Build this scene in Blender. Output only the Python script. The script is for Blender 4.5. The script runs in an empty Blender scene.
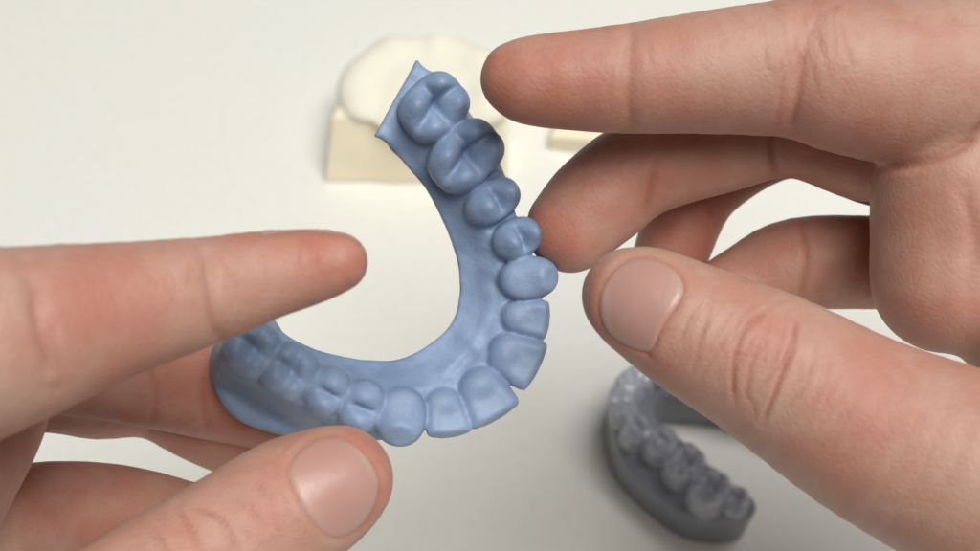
import bpy, math, random
import numpy as np
from mathutils import Matrix, Vector

# ------------------------------------------------------------------ camera, world, lights, exposure
SC = bpy.context.scene
COL = SC.collection
W0, H0 = 980.0, 551.0
HFOV = math.radians(45.0)
FPX = W0 / 2 / math.tan(HFOV / 2)
PITCH = math.radians(58.0)             # camera looks this far below the horizon
CAM_H = 31.5                           # cm above the tabletop
cam_d = bpy.data.cameras.new("camera")
cam_d.sensor_width = 36.0
cam_d.lens = 18.0 / math.tan(HFOV / 2)
cam_d.clip_start, cam_d.clip_end = 0.01, 50.0
cam_d.dof.use_dof = True
cam_d.dof.focus_distance = 0.181
cam_d.dof.aperture_fstop = cam_d.lens / 2.2
cam = bpy.data.objects.new("camera", cam_d)
cam.location = (0, 0, CAM_H / 100)
cam.rotation_euler = (math.pi / 2 - PITCH, 0, 0)
COL.objects.link(cam)
SC.camera = cam

world = bpy.data.worlds.new("World")
SC.world = world
world.use_nodes = True
bg = world.node_tree.nodes["Background"]
bg.inputs[0].default_value = (1.0, 0.98, 0.94, 1)
bg.inputs[1].default_value = 0.058


def area(name, loc, target, sx, sy, power, col):
    l = bpy.data.lights.new(name, 'AREA')
    l.shape = 'RECTANGLE'
    l.size, l.size_y, l.energy, l.color = sx, sy, power, col
    o = bpy.data.objects.new(name, l)
    o.location = loc
    d = Vector(target) - Vector(loc)
    o.rotation_euler = d.to_track_quat('-Z', 'Y').to_euler()
    COL.objects.link(o)
    return o


area("ceiling_lamp", (0.42, -0.08, 1.9), (0.0, 0.2, 0.0), 1.3, 1.05, 45, (1.0, 0.98, 0.94))

SC.view_settings.view_transform = 'Standard'
SC.view_settings.look = 'None'
SC.view_settings.exposure = 0.0
SC.view_settings.gamma = 1.0

# ------------------------------------------------------------------ numeric helpers (all lengths in cm)
CP, SP = math.cos(PITCH), math.sin(PITCH)
# columns: camera right, camera up, camera back, written in world axes
RCAM = np.array([[1, 0, 0], [0, SP, -CP], [0, CP, SP]], float)
CAMPOS = np.array([0, 0, CAM_H])


def P(px, py, d):
    """point of the world (cm) seen at photo pixel (px,py), d cm along the viewing axis"""
    c = np.array([(px - W0 / 2) / FPX * d, -(py - H0 / 2) / FPX * d, -d])
    return CAMPOS + RCAM @ c


def to_pix(pts):
    c = (pts - CAMPOS) @ RCAM
    d = -c[:, 2]
    return W0 / 2 + c[:, 0] / d * FPX, H0 / 2 - c[:, 1] / d * FPX, d


def T(px, py, z):
    """point at pixel (px,py) on the horizontal plane z (cm)"""
    r = P(px, py, 1.0) - CAMPOS
    return CAMPOS + r * ((z - CAM_H) / r[2])


def smin(a, b, k):
    h = np.clip(0.5 + 0.5 * (b - a) / k, 0, 1)
    return b + (a - b) * h - k * h * (1 - h)


def smax(a, b, k):
    return -smin(-a, -b, k)


def sstep(x, a, b):
    t = np.clip((x - a) / (b - a), 0, 1)
    return t * t * (3 - 2 * t)


def capsule(p, a, b, ra, rb):
    ab = b - a
    t = np.clip(((p - a) @ ab) / max(ab @ ab, 1e-9), 0, 1)
    return np.linalg.norm(p - a - t[:, None] * ab, axis=1) - (ra + (rb - ra) * t)


def wob(p, freq, seed, n=5):
    """smooth wavy noise of about -1..1"""
    r = np.random.RandomState(seed)
    s = np.zeros(len(p))
    for i in range(n):
        k = r.normal(size=3)
        k = k / np.linalg.norm(k) * freq * (0.7 + 0.6 * r.rand())
        s += np.sin(p @ k + r.rand() * 6.28)
    return s / n * 1.4


def catmull(pts, n):
    pts = np.asarray(pts, float)
    ext = np.vstack([2 * pts[0] - pts[1], pts, 2 * pts[-1] - pts[-2]])
    out = []
    for i in range(1, len(ext) - 2):
        a, b, c, d = ext[i - 1:i + 3]
        for t in np.linspace(0, 1, n, endpoint=False):
            out.append(0.5 * (2 * b + (c - a) * t + (2 * a - 5 * b + 4 * c - d) * t * t + (3 * b - a - 3 * c + d) * t ** 3))
    out.append(ext[-2])
    return np.array(out)


def poly_sdf(x, y, poly):
    """signed distance (negative inside) to a closed polygon"""
    poly = np.asarray(poly, float)
    n = len(poly)
    d2 = np.full(len(x), 1e18)
    inside = np.zeros(len(x), bool)
    for i in range(n):
        ax, ay = poly[i]
        bx, by = poly[(i + 1) % n]
        ex, ey = bx - ax, by - ay
        wx, wy = x - ax, y - ay
        t = np.clip((wx * ex + wy * ey) / (ex * ex + ey * ey + 1e-12), 0, 1)
        d2 = np.minimum(d2, (wx - ex * t) ** 2 + (wy - ey * t) ** 2)
        c = ((ay > y) != (by > y)) & (x < (bx - ax) * (y - ay) / (by - ay + 1e-12) + ax)
        inside ^= c
    d = np.sqrt(d2)
    return np.where(inside, -d, d)


def smooth_poly(poly, n=6):
    p = [tuple(q) for q in poly]
    m = len(p)
    out = []
    for i in range(m):
        a, b, c, d = (np.array(p[(i + j) % m], float) for j in (-1, 0, 1, 2))
        for t in np.linspace(0, 1, n, endpoint=False):
            out.append(0.5 * (2 * b + (c - a) * t + (2 * a - 5 * b + 4 * c - d) * t * t + (3 * b - a - 3 * c + d) * t ** 3))
    return np.array(out)


def evaluate(f, pts, chunk=400000):
    out = np.empty(len(pts))
    for i in range(0, len(pts), chunk):
        out[i:i + chunk] = f(pts[i:i + chunk])
    return out


def surface(f, lo, hi, h, newton=2):
    """closed surface f=0 as quads (surface nets on a sparse fine grid)"""
    lo, hi = np.asarray(lo, float), np.asarray(hi, float)
    c = 4
    nc = np.ceil((hi - lo) / (h * c)).astype(int)
    n = nc * c
    gx = [lo[a] + h * (np.arange(nc[a]) * c + (c - 1) / 2) for a in range(3)]
    G = np.stack(np.meshgrid(*gx, indexing='ij'), -1).reshape(-1, 3)
    Fc = evaluate(f, G).reshape(nc)
    F = Fc.repeat(c, 0).repeat(c, 1).repeat(c, 2).astype(np.float32)
    near = np.abs(Fc) < h * c * 1.9
    blk = np.argwhere(near)
    off = np.stack(np.meshgrid(*[np.arange(c)] * 3, indexing='ij'), -1).reshape(-1, 3)
    idx = (blk[:, None, :] * c + off[None]).reshape(-1, 3)
    F[idx[:, 0], idx[:, 1], idx[:, 2]] = evaluate(f, lo + idx * h)
    # close at the box faces
    for a in range(3):
        for e in (0, -1):
            s = [slice(None)] * 3
            s[a] = e
            F[tuple(s)] = np.maximum(F[tuple(s)], 0.02)
    S = F < 0
    n1 = n - 1
    cs = np.zeros(n1, np.int8)
    for dx in (0, 1):
        for dy in (0, 1):
            for dz in (0, 1):
                cs += S[dx:dx + n1[0], dy:dy + n1[1], dz:dz + n1[2]]
    act = np.argwhere((cs > 0) & (cs < 8))
    vid = np.full(n1, -1, np.int32)
    vid[act[:, 0], act[:, 1], act[:, 2]] = np.arange(len(act))
    acc = np.zeros((len(act), 3))
    cnt = np.zeros(len(act))
    corners = [(i, j, k) for i in (0, 1) for j in (0, 1) for k in (0, 1)]
    for a in corners:
        for ax in range(3):
            if a[ax]:
                continue
            b = list(a)
            b[ax] = 1
            A, B = act + a, act + b
            fa = F[A[:, 0], A[:, 1], A[:, 2]]
            fb = F[B[:, 0], B[:, 1], B[:, 2]]
            m = (fa < 0) != (fb < 0)
            t = np.where(m, fa / np.where(m, fa - fb, 1), 0)
            q = np.tile(np.array(a, float), (len(act), 1))
            q[:, ax] = t
            acc += q * m[:, None]
            cnt += m
    V = lo + h * (act + acc / cnt[:, None])
    faces = []
    for ax in range(3):
        u, w = [(1, 2), (2, 0), (0, 1)][ax]
        s0 = [slice(1, -1)] * 3
        s1 = [slice(1, -1)] * 3
        s0[ax] = slice(0, -1)
        s1[ax] = slice(1, None)
        sa, sb = S[tuple(s0)], S[tuple(s1)]
        e = np.argwhere(sa != sb)
        flip = sa[e[:, 0], e[:, 1], e[:, 2]]
        e = e + 1
        e[:, ax] -= 1
        quad = []
        for du, dw in ((1, 1), (0, 1), (0, 0), (1, 0)):
            q = e.copy()
            q[:, u] -= du
            q[:, w] -= dw
            quad.append(vid[q[:, 0], q[:, 1], q[:, 2]])
        quad = np.stack(quad, 1)
        quad[~flip] = quad[~flip][:, ::-1]
        faces.append(quad)
    Fq = np.vstack(faces)
    for _ in range(newton):
        v, g = grad(f, V)
        V = V - np.clip(v, -h * .6, h * .6)[:, None] * g
    return V, Fq


def grad(f, V, e=0.02):
    g = np.zeros_like(V)
    s = np.zeros(len(V))
    for k in ((1, -1, -1), (-1, -1, 1), (-1, 1, -1), (1, 1, 1)):
        k = np.array(k, float)
        d = evaluate(f, V + k * e)
        g += d[:, None] * k
        s += d
    g /= np.maximum(np.linalg.norm(g, axis=1), 1e-9)[:, None]
    return s / 4, g


def vnormals(V, F):
    n = np.zeros_like(V)
    fn = np.cross(V[F[:, 2]] - V[F[:, 0]], V[F[:, 3]] - V[F[:, 1]])
    for i in range(4):
        np.add.at(n, F[:, i], fn)
    return n / np.maximum(np.linalg.norm(n, axis=1), 1e-12)[:, None]


def laplace(V, F, it=1, w=0.5):
    for _ in range(it):
        s = np.zeros_like(V)
        c = np.zeros(len(V))
        for i in range(4):
            for j in ((i + 1) % 4, (i + 3) % 4):
                np.add.at(s, F[:, i], V[F[:, j]])
                np.add.at(c, F[:, i], 1)
        V = V + w * (s / c[:, None] - V)
    return V


def mesh_obj(name, V, F, mat, parent=None, origin=None, normals=None, attrs=None):
    """ONE mesh object; V in world cm. origin in world cm"""
    used = np.unique(F)
    mp = np.full(len(V), -1)
    mp[used] = np.arange(len(used))
    V2, F2 = V[used], mp[F]
    o0 = np.zeros(3) if origin is None else np.asarray(origin, float)
    me = bpy.data.meshes.new(name)
    me.from_pydata(((V2 - o0) / 100).tolist(), [], F2.tolist())
    me.polygons.foreach_set("use_smooth", [True] * len(me.polygons))
    if attrs:
        for k, a in attrs.items():
            at = me.attributes.new(k, 'FLOAT', 'POINT')
            at.data.foreach_set("value", np.asarray(a, np.float32)[used])
    me.update()
    if normals is not None:
        me.normals_split_custom_set_from_vertices(normals[used].tolist())
    o = bpy.data.objects.new(name, me)
    COL.objects.link(o)
    if mat:
        me.materials.append(mat)
    if parent is not None:
        o.parent = parent
        pl = np.array(parent.location) * 100
        o.location = Vector((o0 - pl) / 100)
    else:
        o.location = Vector(o0 / 100)
    return o


def tag(o, label=None, cat=None, kind=None, group=None):
    for k, v in (("label", label), ("category", cat), ("kind", kind), ("group", group)):
        if v:
            o[k] = v


# ------------------------------------------------------------------ materials
def new_mat(name):
    m = bpy.data.materials.new(name)
    m.use_nodes = True
    nt = m.node_tree
    b = nt.nodes["Principled BSDF"]
    return m, nt, b


def N(nt, kind, **kw):
    n = nt.nodes.new(kind)
    for k, v in kw.items():
        if k.startswith("i_"):
            key = k[2:]
            n.inputs[int(key) if key.isdigit() else key].default_value = v
        else:
            setattr(n, k, v)
    return n


def ramp(nt, fac, stops):
    r = nt.nodes.new("ShaderNodeValToRGB")
    el = r.color_ramp.elements
    while len(el) < len(stops):
        el.new(0.5)
    for e, (p, c) in zip(el, stops):
        e.position, e.color = p, (*c, 1)
    nt.links.new(fac, r.inputs[0])
    return r.outputs[0]


def mixc(nt, fac, a, b, mode='MIX'):
    m = nt.nodes.new("ShaderNodeMix")
    m.data_type, m.blend_type = 'RGBA', mode
    for sock, v in ((m.inputs[0], fac), (m.inputs[6], a), (m.inputs[7], b)):
        if isinstance(v, (int, float)):
            sock.default_value = v
        elif isinstance(v, tuple):
            sock.default_value = (*v, 1)
        else:
            nt.links.new(v, sock)
    return m.outputs[2]


def bumps(nt, b, layers):
    """layers: (height socket, distance m, strength)"""
    prev = None
    for h, dist, st in layers:
        n = N(nt, "ShaderNodeBump")
        n.inputs["Strength"].default_value = st
        n.inputs["Distance"].default_value = dist
        nt.links.new(h, n.inputs["Height"])
        if prev is not None:
            nt.links.new(prev, n.inputs["Normal"])
        prev = n.outputs[0]
    nt.links.new(prev, b.inputs["Normal"])


def noise(nt, co, scale, detail=3.0, rough=0.55, dist=0.0):
    n = N(nt, "ShaderNodeTexNoise")
    n.inputs["Scale"].default_value = scale
    n.inputs["Detail"].default_value = detail
    n.inputs["Roughness"].default_value = rough
    n.inputs["Distortion"].default_value = dist
    nt.links.new(co, n.inputs["Vector"])
    return n.outputs["Fac"]


def skin_material(name, base, red, pale):
    m, nt, b = new_mat(name)
    co = N(nt, "ShaderNodeTexCoord").outputs["Object"]
    tint = N(nt, "ShaderNodeAttribute", attribute_name="tint").outputs["Fac"]
    n1 = noise(nt, co, 95, 4, .6)
    n2 = noise(nt, co, 420, 3, .6)
    c = mixc(nt, tint, base, red)
    c = mixc(nt, ramp(nt, n1, [(.42, (0, 0, 0)), (.70, (.6, .6, .6))]), c, pale)
    c = mixc(nt, ramp(nt, n1, [(.25, (.45, .45, .45)), (.5, (0, 0, 0))]), c, red)
    c = mixc(nt, ramp(nt, n2, [(.3, (.12, .12, .12)), (.6, (0, 0, 0))]), c, tuple(x * .7 for x in red))
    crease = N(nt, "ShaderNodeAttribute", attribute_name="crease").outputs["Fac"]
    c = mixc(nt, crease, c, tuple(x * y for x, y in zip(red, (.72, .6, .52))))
    nt.links.new(c, b.inputs["Base Color"])
    b.inputs["Roughness"].default_value = .54
    b.inputs["Specular IOR Level"].default_value = .38
    b.inputs["Subsurface Weight"].default_value = .24
    b.inputs["Sheen Weight"].default_value = .05
    b.inputs["Sheen Roughness"].default_value = .4
    b.inputs["Sheen Tint"].default_value = (.95, .9, .88, 1)
    b.inputs["Subsurface Radius"].default_value = (1.0, .36, .2)
    b.inputs["Subsurface Scale"].default_value = .0032
    v = N(nt, "ShaderNodeTexVoronoi", feature='DISTANCE_TO_EDGE')
    v.inputs["Scale"].default_value = 950
    nt.links.new(co, v.inputs["Vector"])
    vr = ramp(nt, v.outputs["Distance"], [(0, (0, 0, 0)), (.25, (1, 1, 1))])
    al = N(nt, "ShaderNodeAttribute", attribute_name="along").outputs["Fac"]
    cx = N(nt, "ShaderNodeCombineXYZ")
    nt.links.new(al, cx.inputs[0])
    vs = N(nt, "ShaderNodeVectorMath", operation='MULTIPLY_ADD')
    vs.inputs[1].default_value = (14, 14, 14)
    nt.links.new(co, vs.inputs[0])
    nt.links.new(cx.outputs[0], vs.inputs[2])
    lines = noise(nt, vs.outputs[0], 9, 3, .65, .15)
    kn = N(nt, "ShaderNodeAttribute", attribute_name="knuckle").outputs["Fac"]
    mu = N(nt, "ShaderNodeMath", operation='MULTIPLY')
    nt.links.new(lines, mu.inputs[0])
    nt.links.new(kn, mu.inputs[1])
    bumps(nt, b, [(mu.outputs[0], .0010, .15), (noise(nt, co, 260, 4, .6), .0005, .09), (vr, .0001, .25), (noise(nt, co, 1800, 2), .00006, .4)])
    return m


def resin_material(name, col, dark, rough, sss=.12, sc=1.0, coat=0.0, bs=1.0):
    m, nt, b = new_mat(name)
    co = N(nt, "ShaderNodeTexCoord").outputs["Object"]
    n1 = noise(nt, co, 70 * sc, 4, .6)
    c = mixc(nt, ramp(nt, n1, [(.35, (0, 0, 0)), (.7, (1, 1, 1))]), dark, col)
    nt.links.new(c, b.inputs["Base Color"])
    r = N(nt, "ShaderNodeMapRange")
    r.inputs["To Min"].default_value, r.inputs["To Max"].default_value = rough - .08, rough + .12
    nt.links.new(noise(nt, co, 240 * sc, 4), r.inputs["Value"])
    nt.links.new(r.outputs[0], b.inputs["Roughness"])
    b.inputs["Subsurface Weight"].default_value = sss
    b.inputs["Subsurface Radius"].default_value = (.5, .8, 1)
    b.inputs["Subsurface Scale"].default_value = .0015
    b.inputs["Specular IOR Level"].default_value = .35 if not coat else .5
    b.inputs["Coat Weight"].default_value = coat
    b.inputs["Coat Roughness"].default_value = .15
    bumps(nt, b, [(noise(nt, co, 330 * sc, 4, .6, .6), .0005 * bs, .45), (noise(nt, co, 1300 * sc, 3), .0001 * bs, .35)])
    return m


M_SKIN = skin_material("skin", (.485, .275, .208), (.465, .175, .122), (.53, .36, .285))


def nail_material():
    m, nt, b = new_mat("fingernail")
    co = N(nt, "ShaderNodeTexCoord").outputs["Object"]
    edge = N(nt, "ShaderNodeAttribute", attribute_name="edge").outputs["Fac"]
    c = mixc(nt, edge, (.47, .27, .225), (.54, .38, .31))
    c = mixc(nt, ramp(nt, noise(nt, co, 160, 2), [(.35, (0, 0, 0)), (.7, (.5, .5, .5))]), c, (.50, .31, .27))
    nt.links.new(c, b.inputs["Base Color"])
    b.inputs["Roughness"].default_value = .34
    b.inputs["Specular IOR Level"].default_value = .45
    b.inputs["Subsurface Weight"].default_value = .2
    b.inputs["Subsurface Radius"].default_value = (1.0, .4, .3)
    b.inputs["Subsurface Scale"].default_value = .002
    bumps(nt, b, [(noise(nt, co, 300, 2), .0004, .2)])
    return m


M_NAIL = nail_material()
M_BLUE = resin_material("blue_resin", (.295, .395, .575), (.18, .26, .395), .48, .12)
M_GREY = resin_material("grey_resin", (.27, .295, .35), (.20, .22, .265), .30, .05, coat=.25, bs=1.5)


def dusty_glint_material():
    """pale dusty grey resin for the crowns, with glints painted in as white specks"""
    m, nt, b = new_mat("dusty_glint_resin")
    co = N(nt, "ShaderNodeTexCoord").outputs["Object"]
    c = mixc(nt, noise(nt, co, 150, 4, .65), (.30, .325, .39), (.46, .49, .57))
    c = mixc(nt, ramp(nt, noise(nt, co, 520, 5, .7), [(.54, (0, 0, 0)), (.66, (.85, .85, .85))]), c, (.74, .74, .77))  # white specks painted into the colour as glints
    nt.links.new(c, b.inputs["Base Color"])
    b.inputs["Roughness"].default_value = .32
    b.inputs["Coat Weight"].default_value = .8
    b.inputs["Coat Roughness"].default_value = .12
    bumps(nt, b, [(noise(nt, co, 420, 4, .6, .5), .0012, .5)])
    return m


M_DUSTY_GLINT = dusty_glint_material()


def plaster_material(name, c1, c2):
    m, nt, b = new_mat(name)
    co = N(nt, "ShaderNodeTexCoord").outputs["Object"]
    c = mixc(nt, noise(nt, co, 60, 4), c1, c2)
    nt.links.new(c, b.inputs["Base Color"])
    b.inputs["Roughness"].default_value = .8
    bumps(nt, b, [(noise(nt, co, 500, 4), .0004, .3)])
    return m


M_PLASTER = plaster_material("cream_plaster", (.95, .85, .60), (.93, .87, .70))
M_STONE = plaster_material("pale_stone", (.88, .85, .71), (.84, .82, .71))


def table_material():
    m, nt, b = new_mat("white_tabletop")
    co = N(nt, "ShaderNodeTexCoord").outputs["Object"]
    c = mixc(nt, ramp(nt, noise(nt, co, 9, 3), [(.35, (0, 0, 0)), (.65, (1, 1, 1))]), (.82, .825, .765), (.81, .82, .78))
    c = mixc(nt, ramp(nt, noise(nt, co, 300, 4), [(.3, (.25, .25, .25)), (.5, (0, 0, 0))]), c, (.72, .71, .65))
    nt.links.new(c, b.inputs["Base Color"])
    b.inputs["Roughness"].default_value = .42
    b.inputs["Specular IOR Level"].default_value = .35
    bumps(nt, b, [(noise(nt, co, 700, 3), .0002, .15)])
    return m


M_TABLE = table_material()

# ------------------------------------------------------------------ the tabletop
def build_table():
    x0, x1, y0, y1, t = -75, 75, -30, 110, 2.5
    r = 0.4
    V, F = [], []
    rings = [(0.0, -t), (0.0, -r), (r * .3, -r * .3), (r, 0.0)]
    for ins, z in rings:
        V += [(x0 + ins, y0 + ins, z), (x1 - ins, y0 + ins, z), (x1 - ins, y1 - ins, z), (x0 + ins, y1 - ins, z)]
    for k in range(len(rings) - 1):
        for i in range(4):
            j = (i + 1) % 4
            F.append((4 * k + i, 4 * k + j, 4 * k + 4 + j, 4 * k + 4 + i))
    n = 4 * (len(rings) - 1)
    F.append((n, n + 1, n + 2, n + 3))
    F.append((3, 2, 1, 0))
    o = mesh_obj("tabletop", np.array(V, float), np.array(F), M_TABLE, origin=(0, 40, 0))
    o.data.polygons.foreach_set("use_smooth", [False] * len(o.data.polygons))
    tag(o, kind="structure", label="plain white tabletop under everything")


build_table()

# ------------------------------------------------------------------ dental models
def tooth_fn(kind, c, m, b, o, hm, hb, ht, seed, soft=0.0):
    """field of one tooth. c: neck centre, m: mesio-distal axis, b: outward axis, o: occlusal axis,
    hm/hb: half sizes, ht: crown height (cm)"""
    rnd = random.Random(seed)
    jit = [rnd.uniform(-.06, .06) for _ in range(16)]

    def local(p):
        q = p - c
        return (q @ m) / hm, (q @ b) / hb, (q @ o) / ht
    mn = min(hm, hb)
    worn = soft

    def barrel(x, y, z, pw, narrow):
        # a bulging crown: widest a third of the way up
        r = (np.abs(x) ** pw + np.abs(y) ** pw + 1e-9) ** (1 / pw)
        w = 1 - narrow * (z - .35) ** 2
        return (r - w) * mn

    if kind == "molar":
        cus = [(sx * .46 + jit[i], sy * .47 + jit[i + 4], .30 + jit[i + 8]) for i, (sx, sy) in enumerate(((-1, -1), (-1, 1), (1, -1), (1, 1)))]

        def f(p):
            x, y, z = local(p)
            h = np.full(len(x), .62 + .14 * worn)
            for cx, cy, a in cus:
                h = h + a * (1 - .45 * worn) * np.exp(-((x - cx) ** 2 + (y - cy) ** 2) / .125)
            h -= .14 * np.exp(-(x * x + y * y) / .08)
            h -= .19 * (1 - .5 * worn) * np.exp(-((y + .10 * np.sin(3 * x)) / .125) ** 2) * np.exp(-(x / .80) ** 4)
            h -= .17 * (1 - .5 * worn) * np.exp(-((x + .12 * np.sin(3 * y + 1)) / .12) ** 2) * np.exp(-(y / .95) ** 4)
            return smax(barrel(x, y, z, 2.7, .38), (z - h) * ht * .8, .20)
    elif kind == "premolar":
        def f(p):
            x, y, z = local(p)
            h = .60 + .16 * worn + .36 * (1 - .5 * worn) * np.exp(-(x ** 2 / .30 + (y - .45) ** 2 / .13)) + .28 * (1 - .6 * worn) * np.exp(-(x ** 2 / .28 + (y + .48) ** 2 / .13))
            h -= .17 * np.exp(-((y + .02 + .1 * x * x) / .12) ** 2) * np.exp(-(x / .6) ** 4)
            return smax(barrel(x, y, z, 2.3, .42), (z - h) * ht * .8, .20)
    elif kind == "canine":
        def f(p):
            x, y, z = local(p)
            h = .52 + .46 * np.exp(-(x ** 2 / .55 + (y - .35) ** 2 / .35))
            d = smax(barrel(x, y, z, 2.2, .35), (z - h) * ht * .8, .18)
            # worn facet that slopes outwards
            pl = ((z - .80) * ht * .90 + (y - .30) * hb * .42 + x * hm * .1)
            return smax(d, pl, .04)
    else:
        ct, st = math.cos(math.radians(48)), math.sin(math.radians(48))
        L, TH = hb * 1.45, .20
        j1, j2 = jit[0] * 1.5, jit[1] * 1.5

        def f(p):
            q = p - c
            X, Y, Z = q @ m, q @ b - .02, q @ o - ht * .42
            X = X + j1 * Y
            U, Nn = Y * ct + Z * st, -Y * st + Z * ct
            t = U / L
            w = hm * (.96 + .17 * t)
            bow = .05 * (X / hm) ** 2 + .03 * t * t + .085 * np.exp(-(X / (w * .50)) ** 4 - ((t - .12) / .62) ** 4)
            k = ((np.abs(X / w) ** 2.7 + np.abs(t) ** 2.7 + 1e-9) ** (2 / 2.7) + ((Nn + bow) / (TH * (1.02 - .28 * t))) ** 2) ** .5
            d = (k - 1) * TH
            # root swelling on the tongue side
            cing = np.sqrt((X / (hm * .75)) ** 2 + ((Y + hb * .55) / (hb * .75)) ** 2 + ((Z + ht * .30) / (ht * .42)) ** 2)
            d = smin(d, (cing - 1) * min(hm * .75, hb * .75), .12)
            # worn cutting edge
            bev = (Z - ht * (.34 + j2 * .5)) * .80 + (Y - hb * .55) * .60 + .05 * X
            return smax(d, bev, .04)
    return f


def build_model(name, labels, mat, frame, outline, inner_edge, teeth, zbot, top_fn, box, res, wall_taper, noise_amp, blend, soft, tooth_mat=None):
    """frame = (origin, e1, e2, e3); outline in local 2D; teeth = list of (kind, local centre, tangent, outward, axis, hm, hb, ht)"""
    O, E = frame[0], np.stack(frame[1:], 1)         # world = O + E @ local
    poly = smooth_poly(outline, 5)
    tf = [tooth_fn(k, c, m, b, o, hm, hb, ht, 11 + i, soft(i)) for i, (k, c, m, b, o, hm, hb, ht) in enumerate(teeth)]

    def gum(p):
        d2 = poly_sdf(p[:, 0], p[:, 1], poly)
        z = p[:, 2]
        top = z - top_fn(p, d2)
        side = d2 + wall_taper(p)
        d = smax(side, top, .12)
        d = smax(d, zbot - z, .06)
        return d * .9 + noise_amp * (wob(p, 5.5, 3) + .6 * wob(p, 11, 4))

    cents = [t[1] for t in teeth]

    def full(p):
        g = gum(p)
        t = np.full(len(p), 9.0)
        for f, (k, c, m, b, o, hm, hb, ht) in zip(tf, teeth):
            r = max(hm, hb) + ht + .5
            near = np.sum((p - c) ** 2, 1) < r * r
            if near.any():
                v = np.full(len(p), 9.0)
                v[near] = f(p[near])
                t = smin(t, v, .016)
        return smin(g, t, blend(p))

    V, F = surface(full, box[0], box[1], res)
    V = laplace(V, F, 1, .4)
    nrm = vnormals(V, F)
    cf = V[F].mean(1)
    fields = np.stack([gum(cf)] + [np.where(np.sum((cf - t[1]) ** 2, 1) < 4, f(cf), 9) for f, t in zip(tf, teeth)], 1)
    lab = fields.argmin(1)
    Vw = O + V @ E.T
    nw = nrm @ E.T
    root = bpy.data.objects.new(name, None)
    COL.objects.link(root)
    base = O + E @ np.array([0, 0, zbot])
    root.location = Vector(base / 100)
    root.empty_display_size = .01
    tag(root, *labels)
    mesh_obj("gum_base", Vw, F[lab == 0], mat, root, base, nw)
    for i, t in enumerate(teeth):
        sel = F[lab == i + 1]
        if len(sel) < 6:
            continue
        org = O + E @ t[1]
        mesh_obj(t[0], Vw, sel, tooth_mat or mat, root, org, nw)
    return root


def unit(v):
    v = np.asarray(v, float)
    return v / np.linalg.norm(v)


def arch_teeth(spec, mapper, flare, sink, centre_side):
    """spec: (kind, px, py, half_m px, half_b px, height cm, rot deg); mapper(px,py)->local 3D point on the gum"""
    pts = [np.asarray(mapper(s[1], s[2])) for s in spec]
    out = []
    for i, s in enumerate(spec):
        a, b = pts[max(i - 1, 0)], pts[min(i + 1, len(spec) - 1)]
        tdir = unit((b - a) * [1, 1, 0])
        n = np.array([tdir[1], -tdir[0], 0]) * centre_side
        if len(s) > 6:
            r = math.radians(s[6])
            cr, sr = math.cos(r), math.sin(r)
            R = np.array([[cr, -sr, 0], [sr, cr, 0], [0, 0, 1]])
            tdir, n = R @ tdir, R @ n
        fl = flare.get(s[0], 0)
        o = unit(np.array([0, 0, 1.0]) + n * fl)
        bb = unit(n - o * (n @ o))
        sc = mapper.scale(s[1], s[2])
        # the pixel is the middle of the crown as seen, so start from there and step down to the neck
        c = np.asarray(mapper(s[1], s[2], mapper.z + s[5] * .5 - sink)) - o * s[5] * .5
        out.append((s[0], c, tdir, bb, o, s[3] * sc, s[4] * sc, s[5]))
    return out


class PlaneMap:
    """photo pixel -> local point on the model's own plane"""

    def __init__(self, O, E, z=0.0):
        self.O, self.E, self.z = O, E, z

    def __call__(self, px, py, z=None):
        z = self.z if z is None else z
        r = P(px, py, 1.0) - CAMPOS
        n = self.E[:, 2]
        q = self.O + n * z
        t = ((q - CAMPOS) @ n) / (r @ n)
        return (CAMPOS + r * t - self.O) @ self.E

    def scale(self, px, py):
        w = self.O + self.E @ self(px, py)
        return -((w - CAMPOS) @ RCAM)[2] / FPX


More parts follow.
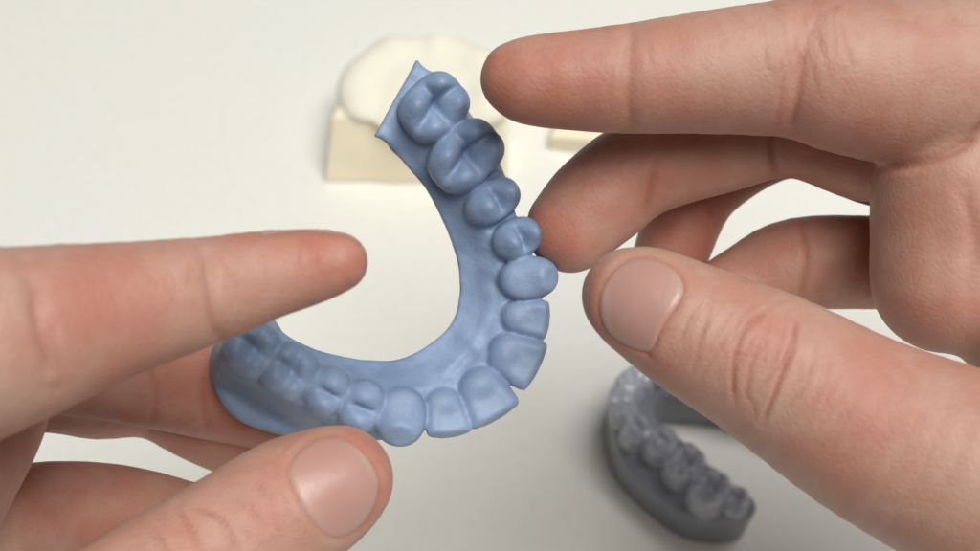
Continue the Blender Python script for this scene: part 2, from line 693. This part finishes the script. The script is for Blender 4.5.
# --- the blue arch held in the air
def build_blue():
    O = P(440, 290, 18.75)
    e3 = unit(RCAM @ unit([0.26, 0.02, 1.0]))
    e1 = unit(RCAM[:, 0] - e3 * (RCAM[:, 0] @ e3))
    e2 = np.cross(e3, e1)
    E = np.stack([e1, e2, e3], 1)
    mp = PlaneMap(O, E, 0.0)
    outer = [(420, 54), (427, 62), (440, 73), (466, 90), (494, 124), (509, 160), (513, 188), (517, 215), (532, 255), (538, 290), (530, 330),
             (512, 365), (482, 398), (440, 424), (395, 440), (352, 441), (318, 440), (282, 436), (247, 424), (224, 398), (217, 368),
             (226, 342), (246, 326), (272, 322)]
    inner = [(286, 331), (320, 349), (360, 358), (398, 359), (430, 346), (451, 329), (461, 310), (464, 284), (461, 256), (450, 226),
             (430, 188), (405, 157), (384, 138), (376, 135), (381, 124), (398, 94), (414, 64)]
    outline = [mp(x, y)[:2] for x, y in outer + inner]
    spec = [("molar", 436, 106, 30, 36, .66, 10), ("molar", 468, 155, 30, 40, .72, 8), ("premolar", 496, 200, 20.5, 30, .72, 0), ("premolar", 520, 238, 20.5, 26, .72),
            ("canine", 533, 278, 22, 30, .74), ("incisor", 531, 319, 20, 19, .62, 6), ("incisor", 520, 360, 27, 21, .66, 4), ("incisor", 488, 400, 28, 22, .66, -6),
            ("incisor", 447, 417, 23, 19, .62, -4), ("canine", 402, 420, 26, 29, .70), ("premolar", 362, 408, 22, 27, .58), ("premolar", 328, 393, 21, 25, .54),
            ("molar", 290, 371, 27, 28, .54), ("molar", 253, 348, 27, 28, .50)]
    teeth = arch_teeth(spec, mp, {"incisor": .30, "canine": .22, "premolar": .10, "molar": 0.0}, .12, -1.0)
    # which side is outwards: away from the middle of the arch
    mid = mp(390, 260)
    for i, t in enumerate(teeth):
        if (t[1] - mid) @ t[3] < 0:
            raise RuntimeError("tooth faces inwards")
    ridge = np.array([mp(423, 60)[:2]] + [t[1][:2] for t in teeth] + [mp(238, 338)[:2]])
    inn = np.array([mp(x, y)[:2] for x, y in inner])
    outp = np.array([mp(x, y)[:2] for x, y in outer[1:]])

    rug = lambda pts: np.array([mp(x, y)[:2] for x, y in pts])
    bedge = rug([(376, 136), (398, 96), (420, 54)])
    bline = rug([(380, 136), (398, 106), (421, 64)])
    ruga1 = rug([(470, 338), (476, 348), (488, 358), (498, 370)])
    ruga2 = rug([(424, 388), (436, 384), (448, 388), (458, 394)])
    ruga3 = rug([(448, 372), (458, 368), (468, 372)])

    def dist_line(p, line):
        d = np.full(len(p), 1e9)
        for a, b in zip(line[:-1], line[1:]):
            ab = b - a
            t = np.clip(((p[:, :2] - a) @ ab) / (ab @ ab), 0, 1)
            d = np.minimum(d, np.linalg.norm(p[:, :2] - a - t[:, None] * ab, axis=1))
        return d

    def top(p, d2):
        dr = dist_line(p, ridge)
        di = dist_line(p, inn[:-3])
        do = dist_line(p, outp)
        ins = di / (di + dr + 1e-6)                # 0 at the inner edge, 1 on the ridge
        # wall on the lip side falls away quickly
        h_in = -.45 + .62 * sstep(ins, .0, .85)
        h_out = -.95 * sstep(dr, .33, .85)
        side_out = (do < di) & (dr > .05)
        w = sstep(di - do, -.25, .25)
        fold = .06 * np.exp(-(dist_line(p, ruga1) / .14) ** 2) + .05 * np.exp(-(dist_line(p, ruga2) / .14) ** 2) + .05 * np.exp(-(dist_line(p, ruga3) / .13) ** 2)
        back = np.exp(-(dist_line(p, bline) / .34) ** 4)
        hh = h_in * (1 - w) + h_out * w
        hh = hh * (1 - back) - .22 * back
        return hh + .022 * wob(p, 7, 8) + .014 * wob(p, 15, 9) + .008 * wob(p, 30, 10) + fold

    def taper(p):
        w = sstep(dist_line(p, outp) - dist_line(p, inn[:-3]), -.1, .5)
        bk = np.exp(-(dist_line(p, bedge) / .30) ** 4) * sstep(p[:, 1], 1.0, 1.8)
        o = (1 - w) * .08 * p[:, 2] + w * .5 * np.maximum(0, -.45 - p[:, 2])
        return o * (1 - bk) + bk * .42 * np.maximum(0, -.26 - p[:, 2])

    lo = np.array([-4.6, -3.6, -1.5])
    hi = np.array([3.2, 4.2, 1.35])
    return build_model("dental_model", ("blue resin upper arch dental model held between the fingers", "dental model"), M_BLUE,
                       (O, e1, e2, e3), outline, inn, teeth, -1.25, top, (lo, hi), .037, taper, .012, lambda p: .045 + .07 * sstep(-p[:, 0], .3, 1.8), lambda i: 1.0 if i > 9 else 0.0)


build_blue()


# --- the grey arch lying on the table
def build_grey():
    gz = 1.9
    c0 = T(690, 440, 0)
    c0[2] = 0
    E = np.eye(3)
    mp = PlaneMap(c0, E, gz)
    outer = [(617, 378), (611, 400), (613, 430), (624, 458), (650, 484), (684, 510), (716, 519), (750, 516), (757, 500)]
    inner = [(735, 482), (705, 455), (680, 432), (660, 416), (656, 404), (668, 396), (700, 397), (745, 402), (800, 412)]
    far = [(840, 400), (800, 372), (745, 352), (690, 346), (645, 354)]
    outline = [mp(x, y)[:2] for x, y in outer + inner + far]
    spec = [("molar", 737, 500, 12, 15, .70), ("molar", 710, 490, 19, 22, 1.05), ("molar", 685, 464, 17.5, 21, 1.05), ("premolar", 661, 443, 15.5, 18, 1.0), ("premolar", 637, 430, 14, 17, 1.0),
            ("canine", 625, 413, 13, 15, 1.0), ("incisor", 622, 397, 11, 11, .85), ("incisor", 629, 383, 11, 11, .85), ("incisor", 643, 374, 11, 11, .85),
            ("canine", 660, 370, 13, 15, 1.0), ("premolar", 685, 369, 14, 16, 1.0), ("premolar", 712, 373, 14, 16, 1.0), ("molar", 748, 380, 18, 19, 1.0), ("molar", 790, 390, 18, 19, 1.0)]
    teeth = arch_teeth(spec, mp, {"incisor": .2, "canine": .12}, .05, -1.0)
    mid = mp(745, 430)
    if sum((t[1] - mid) @ t[3] < 0 for t in teeth) > 3:
        teeth = arch_teeth(spec, mp, {"incisor": .2, "canine": .12}, .05, 1.0)
    ridge = np.array([t[1][:2] for t in teeth])

    def top(p, d2):
        d = np.full(len(p), 1e9)
        for a, b in zip(ridge[:-1], ridge[1:]):
            ab = b - a
            t = np.clip(((p[:, :2] - a) @ ab) / (ab @ ab), 0, 1)
            d = np.minimum(d, np.linalg.norm(p[:, :2] - a - t[:, None] * ab, axis=1))
        return gz + .05 - .30 * sstep(d, .25, .85)

    P2 = np.array(outline)
    lo = np.array([P2[:, 0].min() - .5, P2[:, 1].min() - .5, -.15])
    hi = np.array([P2[:, 0].max() + .5, P2[:, 1].max() + .5, gz + 1.1])
    return build_model("dental_model", ("dark grey glossy lower arch dental model lying on the white table under the thumb", "dental model"), M_GREY,
                       (c0, E[:, 0], E[:, 1], E[:, 2]), outline, None, teeth, 0.0, top, (lo, hi), .05, lambda p: 0.0, .004, lambda p: .09, lambda i: .9, M_DUSTY_GLINT)


build_grey()


# --- cream plaster cast far back, out of focus
def build_cast():
    zt = 2.3
    c0 = T(415, 180, 0)
    c0[2] = 0
    mp = PlaneMap(c0, np.eye(3), 0.0)
    mt = PlaneMap(c0, np.eye(3), zt)
    a = [mp(x, y)[:2] for x, y in ((322, 184), (512, 184))]
    fb, ft = mp(415, 184)[1], mt(415, 116)[1]
    fs = (ft - fb) / zt                            # the front face leans back
    t0 = [mt(x, y)[:2] for x, y in ((506, 96), (470, 66), (420, 58), (375, 66), (334, 100))]
    poly = np.array([a[0], a[1]] + t0)

    ctr = mt(425, 82)

    def base(p):
        d2 = poly_sdf(p[:, 0], p[:, 1], poly)
        d = smax(d2 + .05 * p[:, 2], p[:, 2] - zt, .15)
        d = smax(d, (fb + fs * p[:, 2] - p[:, 1]) / math.hypot(1, fs), .12)
        return smax(d, -p[:, 2], .05) + .012 * wob(p, 6, 2) + .07 * wob(p, 1.6, 12)

    ang = np.linspace(math.radians(-20), math.radians(200), 12)
    arcs = [np.array([ctr[0] + 2.15 * math.cos(t), ctr[1] - .35 + 1.8 * math.sin(t), zt]) for t in ang]

    def ridge(p):
        d = np.full(len(p), 9.0)
        for i, c in enumerate(arcs):
            q = p - c
            w = q / (np.array([.60, .60, .40]) * (1 + .22 * math.sin(i * 2.7 + 1)))
            d = smin(d, (np.linalg.norm(w, axis=1) - 1) * .5, .35)
        w = (p - (ctr + [0, -.4, .0])) / np.array([2.2, 1.9, .34])
        d = smin(d, (np.linalg.norm(w, axis=1) - 1) * .5, .3)
        return d

    f = lambda p: smin(base(p), ridge(p), .12)
    lo = np.array([poly[:, 0].min() - .5, poly[:, 1].min() - .5, -.2])
    hi = np.array([poly[:, 0].max() + .5, poly[:, 1].max() + .5, zt + 1.3])
    V, F = surface(f, lo, hi, .09)
    lab = ridge(V[F].mean(1)) < base(V[F].mean(1))
    root = bpy.data.objects.new("plaster_cast", None)
    COL.objects.link(root)
    root.location = Vector(c0 / 100)
    tag(root, "cream plaster dental cast standing blurred on the far table", "dental cast")
    _, nr = grad(f, V)
    mesh_obj("cast_base", V + c0, F[~lab], M_PLASTER, root, c0, nr)
    mesh_obj("tooth_row", V + c0, F[lab], M_STONE, root, c0, nr)


build_cast()



def build_piece():
    pts = [T(x, y, 0) for x, y in ((548, 150), (612, 156), (640, 128), (600, 116), (556, 130))]
    c0 = np.mean(pts, 0)
    poly = np.array([(q - c0)[:2] for q in pts])

    def f(p):
        d = smax(poly_sdf(p[:, 0], p[:, 1], poly), p[:, 2] - .75 - .12 * wob(p, 2.5, 4), .12)
        return smax(d, -p[:, 2], .03) + .02 * wob(p, 6, 3)
    V, F = surface(f, [poly[:, 0].min() - .4, poly[:, 1].min() - .4, -.2], [poly[:, 0].max() + .4, poly[:, 1].max() + .4, 1.2], .07)
    o = mesh_obj("plaster_offcut", V + c0, F, M_PLASTER, None, c0)
    tag(o, "low pale plaster piece on the table between index and middle finger", "plaster piece")


build_piece()

# ------------------------------------------------------------------ hands
class Finger:
    def __init__(self, pts, n=5):
        q = [list(P(x, y, d)) + [r * d / FPX] for x, y, d, r in pts]
        self.c = catmull(q, n)

    def __call__(self, p):
        d = np.full(len(p), 9.0)
        c = self.c
        # cull by a bounding ball
        cen = c[:, :3].mean(0)
        R = np.max(np.linalg.norm(c[:, :3] - cen, axis=1) + c[:, 3]) + 1.2
        m = np.sum((p - cen) ** 2, 1) < R * R
        if not m.any():
            return d
        q = p[m]
        v = np.full(len(q), 9.0)
        qq = np.einsum('ij,ij->i', q, q)
        for a, b in zip(c[:-1], c[1:]):
            ab = b[:3] - a[:3]
            L = max(ab @ ab, 1e-9)
            dots = q @ np.stack([ab, a[:3]], 1)
            u = dots[:, 0] - a[:3] @ ab
            t = np.clip(u / L, 0, 1)
            d2 = qq - 2 * dots[:, 1] + a[:3] @ a[:3] - 2 * t * u + t * t * L
            np.minimum(v, np.sqrt(np.maximum(d2, 0)) - (a[3] + (b[3] - a[3]) * t), out=v)
        d[m] = v
        return d


def blob(x, y, d, r):
    return P(x, y, d), r * d / FPX


def balls(lst, k):
    B = [blob(*b) for b in lst]

    def f(p):
        d = np.full(len(p), 9.0)
        for c, r in B:
            d = smin(d, np.linalg.norm(p - c, axis=1) - r, k)
        return d
    return f


def line_dist_pix(px, py, line):
    d = np.full(len(px), 1e9)
    s = np.zeros(len(px))
    for (ax, ay), (bx, by) in zip(line[:-1], line[1:]):
        ex, ey = bx - ax, by - ay
        t = np.clip(((px - ax) * ex + (py - ay) * ey) / (ex * ex + ey * ey), 0, 1)
        d = np.minimum(d, np.hypot(px - ax - ex * t, py - ay - ey * t))
    return d


def hand_box(fingers, palm, lo, hi):
    """box round all bones, cut off well outside the picture"""
    c = np.vstack([f.c for f in fingers.values()] + [palm.c])
    a = (c[:, :3] - c[:, 3:] - .4).min(0)
    b = (c[:, :3] + c[:, 3:] + .4).max(0)
    return np.maximum(a, lo), np.minimum(b, hi)


def build_hand(name, label, fingers, palm, kpalm, box, res, creases, nails, red_spots, knuckles, origin):
    names = list(fingers)

    def field(p):
        pm = palm(p)
        d = pm.copy()
        for n in names:
            d = smin(d, smin(fingers[n](p), pm, kpalm[n]), .035)
        return d + .006 * wob(p, 4.2, 5) + .003 * wob(p, 9, 6)

    V, F = surface(field, box[0], box[1], res, 1)
    V = laplace(V, F, 2, .5)
    nrm = vnormals(V, F)
    px, py, dd = to_pix(V)
    lab = np.stack([fingers[n](V) for n in names] + [palm(V)], 1).argmin(1)
    crease = np.zeros(len(V))
    disp = np.zeros(len(V))
    view = CAMPOS - V
    view /= np.linalg.norm(view, axis=1)[:, None]
    facing = np.sum(view * nrm, 1) > .08
    for who, pts, depth, width, dark in creases:
        sel = facing & ((lab == names.index(who)) if who in names else (lab == len(names)))
        ln = catmull(np.array(pts, float), 6) if len(pts) > 2 else np.array(pts, float)
        d = line_dist_pix(px, py, ln)
        # fade towards the ends of the crease
        e0 = np.hypot(px - ln[0][0], py - ln[0][1])
        e1 = np.hypot(px - ln[-1][0], py - ln[-1][1])
        fade = np.clip(np.minimum(e0, e1) / 10, .15, 1)
        width = max(width, 2.5)
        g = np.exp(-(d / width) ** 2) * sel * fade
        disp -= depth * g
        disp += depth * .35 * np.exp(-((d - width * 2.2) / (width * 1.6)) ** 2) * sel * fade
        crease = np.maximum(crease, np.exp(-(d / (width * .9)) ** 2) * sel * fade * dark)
    along = np.zeros(len(V))
    for i, n in enumerate(names):
        c = fingers[n].c
        seg = np.r_[0, np.cumsum(np.linalg.norm(np.diff(c[:, :3], axis=0), axis=1))]
        best = np.full(len(V), 1e9)
        al = np.zeros(len(V))
        for j in range(len(c) - 1):
            ab = c[j + 1, :3] - c[j, :3]
            t = np.clip(((V - c[j, :3]) @ ab) / (ab @ ab), 0, 1)
            dq = np.linalg.norm(V - c[j, :3] - t[:, None] * ab, axis=1)
            m = dq < best
            best[m] = dq[m]
            al[m] = seg[j] + t[m] * (seg[j + 1] - seg[j])
        along[lab == i] = al[lab == i]
    knuckle = np.full(len(V), .12)
    for x, y, d, rad in knuckles:
        knuckle = np.maximum(knuckle, np.exp(-np.sum((V - P(x, y, d)) ** 2, 1) / rad ** 2))
    tint = np.zeros(len(V))
    for x, y, d, rad, amt in red_spots:
        c = P(x, y, d)
        tint = np.maximum(tint, amt * np.exp(-np.sum((V - c) ** 2, 1) / rad ** 2))
    nail_parts = []
    for who, poly, lift, axis in nails:
        sel = facing & (lab == names.index(who))
        sd = poly_sdf(px, py, smooth_poly(poly, 6))
        sd = np.where(sel, sd, 99)
        # the fold around the nail, and the bed sunk below the plate
        disp -= .016 * np.exp(-(sd / 2.4) ** 2)
        disp += .010 * np.exp(-((sd - 7) / 4.5) ** 2)
        disp -= .030 * (sd < -1) * sstep(-sd, 0, 4)
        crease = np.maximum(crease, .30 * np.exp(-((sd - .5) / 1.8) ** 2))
        nail_parts.append((who, sd, lift, axis))
    V2 = V + nrm * disp[:, None]
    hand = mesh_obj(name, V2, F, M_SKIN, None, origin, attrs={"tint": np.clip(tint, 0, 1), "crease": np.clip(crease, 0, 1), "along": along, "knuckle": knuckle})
    tag(hand, label, "hand")
    for who, sd, lift, axis in nail_parts:
        fs = F[(sd[F] < 3.5).all(1)]
        if len(fs) < 10:
            continue
        h = -.035 + (lift + .035) * sstep(-sd, -3.0, 4.0)
        Vn = laplace(V, F, 6, .5) + nrm * h[:, None]
        (ax, ay), (bx, by) = axis                # from the cuticle to the free edge
        t = ((px - ax) * (bx - ax) + (py - ay) * (by - ay)) / ((bx - ax) ** 2 + (by - ay) ** 2)
        edge = np.maximum(sstep(t, .84, .97), .5 * sstep(.16 - t, 0, .2))
        mesh_obj("thumbnail" if who == "thumb" else "fingernail", Vn, fs, M_NAIL, hand, origin, attrs={"edge": edge})
    return hand


def fine_creases(who, p0, p1, n, half, seed):
    """thin skin lines across a joint, between two photo points along the finger"""
    r = random.Random(seed)
    ax, ay = p1[0] - p0[0], p1[1] - p0[1]
    L = math.hypot(ax, ay)
    ax, ay = ax / L, ay / L
    out = []
    for i in range(n):
        t = (i + r.uniform(-.35, .35)) / (n - 1) * L
        off, h = r.uniform(-.5, .5) * half, half * r.uniform(.25, .7)
        cx, cy = p0[0] + ax * t - ay * off, p0[1] + ay * t + ax * off
        w = r.uniform(-.35, .35)
        pts = [(cx - ay * k * h + ax * (w * k * h + r.uniform(-2, 2)), cy + ax * k * h + ay * (w * k * h + r.uniform(-2, 2))) for k in (-1, -.3, .3, 1)]
        out.append((who, pts, r.uniform(.004, .010), 2.5, r.uniform(.08, .28)))
    return out


# --- right side of the photo: relaxed hand over the grey model
RF = {
    "index": Finger([(1130, 95, 17.9, 105), (985, 82, 17.6, 88), (880, 80, 17.5, 81), (795, 69, 17.45, 69), (705, 73, 17.4, 61), (625, 79, 17.4, 54), (570, 81, 17.4, 49), (533, 81, 17.4, 44), (517, 79, 17.4, 37)]),
    "middle": Finger([(1080, 150, 18.4, 62), (960, 152, 18.5, 52), (870, 157, 18.8, 45), (792, 140, 19.1, 38), (722, 147, 19.2, 46), (642, 168, 19.3, 49), (600, 199, 19.35, 50), (571, 228, 19.35, 45)]),
    "ring": Finger([(1080, 190, 19.0, 55), (960, 180, 19.4, 46), (870, 163, 19.9, 41), (790, 142, 20.4, 36), (706, 186, 20.9, 37), (674, 245, 21, 38), (668, 275, 21, 34)]),
    "little": Finger([(1090, 250, 18.9, 60), (990, 254, 19.3, 50), (890, 262, 19.9, 47), (800, 264, 20.2, 47), (747, 286, 20.3, 42), (702, 308, 20.2, 36)]),
    "thumb": Finger([(1180, 610, 15.9, 150), (1060, 530, 15.9, 120), (975, 477, 16.0, 105), (870, 428, 16.3, 91), (768, 367, 16.5, 77), (697, 331, 16.6, 67), (652, 306, 16.7, 58), (631, 296, 16.75, 49)]),
}
_rp = balls([(955, 190, 17.75, 77), (951, 235, 17.75, 75), (947, 280, 17.75, 72), (1015, 268, 18.0, 88), (1075, 300, 17.8, 110), (1042, 318, 17.4, 82)], .25)
_rq = Finger([(975, 200, 17.8, 85), (1085, 230, 17.9, 130), (1215, 280, 18.0, 235), (1340, 310, 17.8, 225), (1500, 340, 17.5, 195), (1720, 370, 17.2, 205), (2000, 400, 17, 230)])  # unseen palm and forearm, enlarged to throw more shadow on the table
r_palm = lambda p: smin(_rp(p), _rq(p), .35)
build_hand("hand", "open hand on the right with thumb and index finger reaching over the grey model", RF, r_palm,
           {"index": .22, "middle": .1, "ring": .1, "little": .12, "thumb": .5},
           hand_box(RF, _rq, (-1, 1.0, 4), (20, 26, 26)), .042,
           [("index", [(634, 20), (630, 62), (629, 100), (631, 134)], .030, 10, 0), ("index", [(810, 20), (804, 60), (797, 105), (788, 138)], .045, 12, 0),
            ("palm", [(884, 168), (925, 162), (962, 146), (984, 122)], .05, 5, .6), ("index", [(890, 166), (925, 160), (962, 144), (984, 120)], .03, 4, .5),
            ("palm", [(962, 190), (972, 225), (974, 262), (966, 300)], .02, 7, .15),
            ("index", [(632, 22), (630, 62), (629, 100), (631, 134)], .012, 3.5, .25),
            ("index", [(804, 46), (801, 80), (797, 105), (790, 132)], .022, 3.2, .45),
            ("index", [(784, 70), (780, 104), (776, 128)], .010, 3.0, .25),
            ("index", [(766, 2), (778, 10), (790, 16)], .012, 3.0, .2), ("index", [(822, 14), (835, 8), (845, 1)], .012, 3.0, .2),
            ("middle", [(655, 166), (650, 190), (645, 215)], .03, 4.0, .5),
            ("middle", [(770, 118), (772, 150), (778, 178)], .03, 4.0, .5),
            ("ring", [(706, 206), (716, 222)], .03, 4.0, .4),
            ("little", [(800, 220), (806, 258), (800, 300)], .02, 4.0, .4), ("little", [(868, 220), (872, 260), (868, 300)], .02, 4.0, .3),
            ("thumb", [(768, 310), (750, 322), (738, 345), (733, 372), (734, 402)], .024, 2.5, .6),
            ("thumb", [(764, 340), (754, 356), (748, 385), (746, 400)], .014, 2.5, .4),
            ("thumb", [(797, 318), (793, 340), (784, 365), (774, 395), (762, 424)], .026, 2.5, .65),
            ("thumb", [(772, 306), (786, 300), (790, 296)], .008, 1.8, .3),
            ("thumb", [(712, 318), (704, 330), (697, 345)], .008, 2.0, .35), ("thumb", [(727, 332), (722, 345), (716, 356)], .007, 2.0, .3),
            ("thumb", [(818, 340), (812, 365), (804, 390)], .006, 2.2, .25), ("thumb", [(832, 350), (826, 380), (818, 402)], .005, 2.2, .2),
            *fine_creases("thumb", (690, 325), (850, 415), 22, 48, 3), *fine_creases("index", (770, 60), (845, 62), 9, 45, 5), *fine_creases("index", (610, 70), (650, 70), 5, 40, 6),
            ("thumb", [(690, 266), (692, 267)], .012, 1.6, .9), ("thumb", [(640, 349), (649, 355), (656, 362)], .014, 1.6, .9),
            ("thumb", [(690, 320), (684, 332), (680, 345)], .006, 1.8, .25), ("thumb", [(742, 392), (752, 402), (757, 420)], .006, 1.8, .3),
            ],
           [("thumb", [(599, 300), (604, 284), (614, 269), (630, 259), (648, 257), (664, 262), (678, 273), (684, 289), (678, 304), (668, 318), (659, 334), (651, 351), (636, 350), (620, 343), (607, 332), (600, 317)], .012, ((680, 300), (602, 306))),
            ("index", [(488, 47), (496, 41), (520, 34), (560, 22), (560, 14), (520, 20), (490, 36)], .03, ((560, 22), (488, 45)))],
           [(520, 85, 17, 1.5, .9), (560, 110, 17, 1.2, .7), (690, 100, 16.6, .9, .4), (820, 115, 16.6, 1.2, .6), (570, 230, 18.6, 1.6, .9), (650, 180, 18.5, 1.3, .7), (690, 230, 20.3, 1.5, .8), (800, 270, 19.6, 1.5, .6),
            (610, 300, 16.2, .6, .7), (650, 350, 16.2, .5, .8), (760, 350, 15.6, .8, .5), (850, 420, 15.2, 1.2, .5), (960, 300, 16.8, 2.0, .3), (648, 353, 16.1, .09, 1.0), (600, 330, 16.5, .3, .9)],
           [(760, 350, 15.6, 1.1), (700, 320, 15.8, .8), (800, 30, 16.8, 1.0)], P(1200, 330, 17.6))

# --- left side of the photo: hand that holds the blue model
LF = {
    "index": Finger([(-150, 378, 12.8, 120), (0, 339, 13.6, 92), (100, 314, 14.2, 71), (205, 291, 14.8, 54), (270, 275, 15.1, 44), (315, 266, 15.3, 37), (338, 262, 15.3, 30)]),
    "middle": Finger([(-140, 400, 15.4, 110), (0, 368, 17.3, 60), (65, 364, 18.3, 51), (150, 377, 19.4, 51), (222, 392, 20.25, 49), (285, 408, 20.5, 45)]),
    "ring": Finger([(-140, 420, 16.2, 90), (15, 390, 18.2, 46), (100, 400, 19.9, 39), (150, 405, 20.5, 33), (202, 427, 20.9, 36), (262, 452, 21.1, 36)]),
    "little": Finger([(-150, 570, 15.5, 100), (-30, 535, 17.0, 62), (50, 513, 18.3, 51), (130, 517, 19.0, 49), (215, 534, 19.4, 42)]),
    "thumb": Finger([(-120, 760, 13.6, 150), (10, 672, 14.4, 100), (100, 622, 15.2, 74), (160, 582, 15.7, 69), (228, 545, 16.2, 71), (287, 509, 16.5, 70), (322, 490, 16.65, 62), (338, 481, 16.7, 55)]),
}
_lp = balls([(-48, 402, 16.6, 92), (-110, 430, 16.0, 120)], .3)
_lq = Finger([(-100, 440, 15.8, 120), (-220, 560, 15.2, 170), (-360, 640, 15, 170), (-520, 700, 15, 160), (-760, 770, 14.9, 165), (-1000, 830, 14.8, 185)])
l_palm = lambda p: smin(_lp(p), _lq(p), .35)
build_hand("hand", "hand on the left pinching the blue model between thumb and fingers", LF, l_palm,
           {"index": .25, "middle": .12, "ring": .1, "little": .2, "thumb": .5},
           hand_box(LF, _lq, (-20, -6, 4), (1, 26, 26)), .055,
           [("index", [(207, 240), (209, 290), (220, 345)], .035, 11, 0), ("index", [(30, 250), (36, 310), (52, 380)], .04, 14, 0),
            ("index", [(207, 258), (209, 290), (214, 325), (222, 343)], .018, 4.0, .35),
            ("index", [(36, 280), (36, 310), (42, 340), (52, 370)], .02, 5.0, .35), ("index", [(50, 318), (54, 345), (60, 370)], .012, 4.0, .25),
            ("middle", [(150, 350), (156, 390), (152, 428)], .02, 4, .3), ("middle", [(205, 370), (203, 400), (206, 440)], .02, 4, .3),
            ("ring", [(149, 420), (150, 430), (149, 440)], .03, 5, .5),
            ("thumb", [(176, 508), (190, 528), (203, 552)], .018, 3.0, .5), ("thumb", [(195, 508), (222, 520), (240, 552)], .022, 3.0, .6),
            *fine_creases("thumb", (275, 512), (150, 590), 16, 50, 8), *fine_creases("index", (180, 290), (235, 280), 7, 35, 9), *fine_creases("index", (290, 262), (322, 256), 5, 22, 10),
            ("thumb", [(152, 528), (162, 540), (168, 556)], .014, 3.0, .4), ("thumb", [(232, 498), (250, 512), (262, 530)], .008, 3.0, .3)],
           [("thumb", [(289, 466), (291, 482), (300, 502), (313, 522), (330, 538), (348, 536), (366, 522), (377, 502), (379, 482), (372, 463), (358, 447), (340, 437), (318, 439), (300, 449)], .012, ((303, 502), (370, 458))),
            ("index", [(362, 243), (352, 237), (338, 233), (300, 230), (262, 233), (262, 222), (300, 218), (350, 224)], .03, ((262, 232), (360, 240)))],
           [(340, 260, 14.8, 1.4, .9), (240, 270, 14.2, 1.2, .6), (120, 300, 13.4, 1.6, .45), (230, 400, 18.8, 2.0, .8), (100, 380, 17.4, 2.0, .6), (360, 450, 16.3, .7, .7), (380, 500, 16.2, .6, .8), (250, 500, 15.4, 1.2, .4), (60, 520, 17.4, 1.8, .6)],
           [(210, 540, 15.3, 1.1), (215, 270, 14.2, .8), (320, 245, 14.8, .7)], P(-220, 560, 15.2))
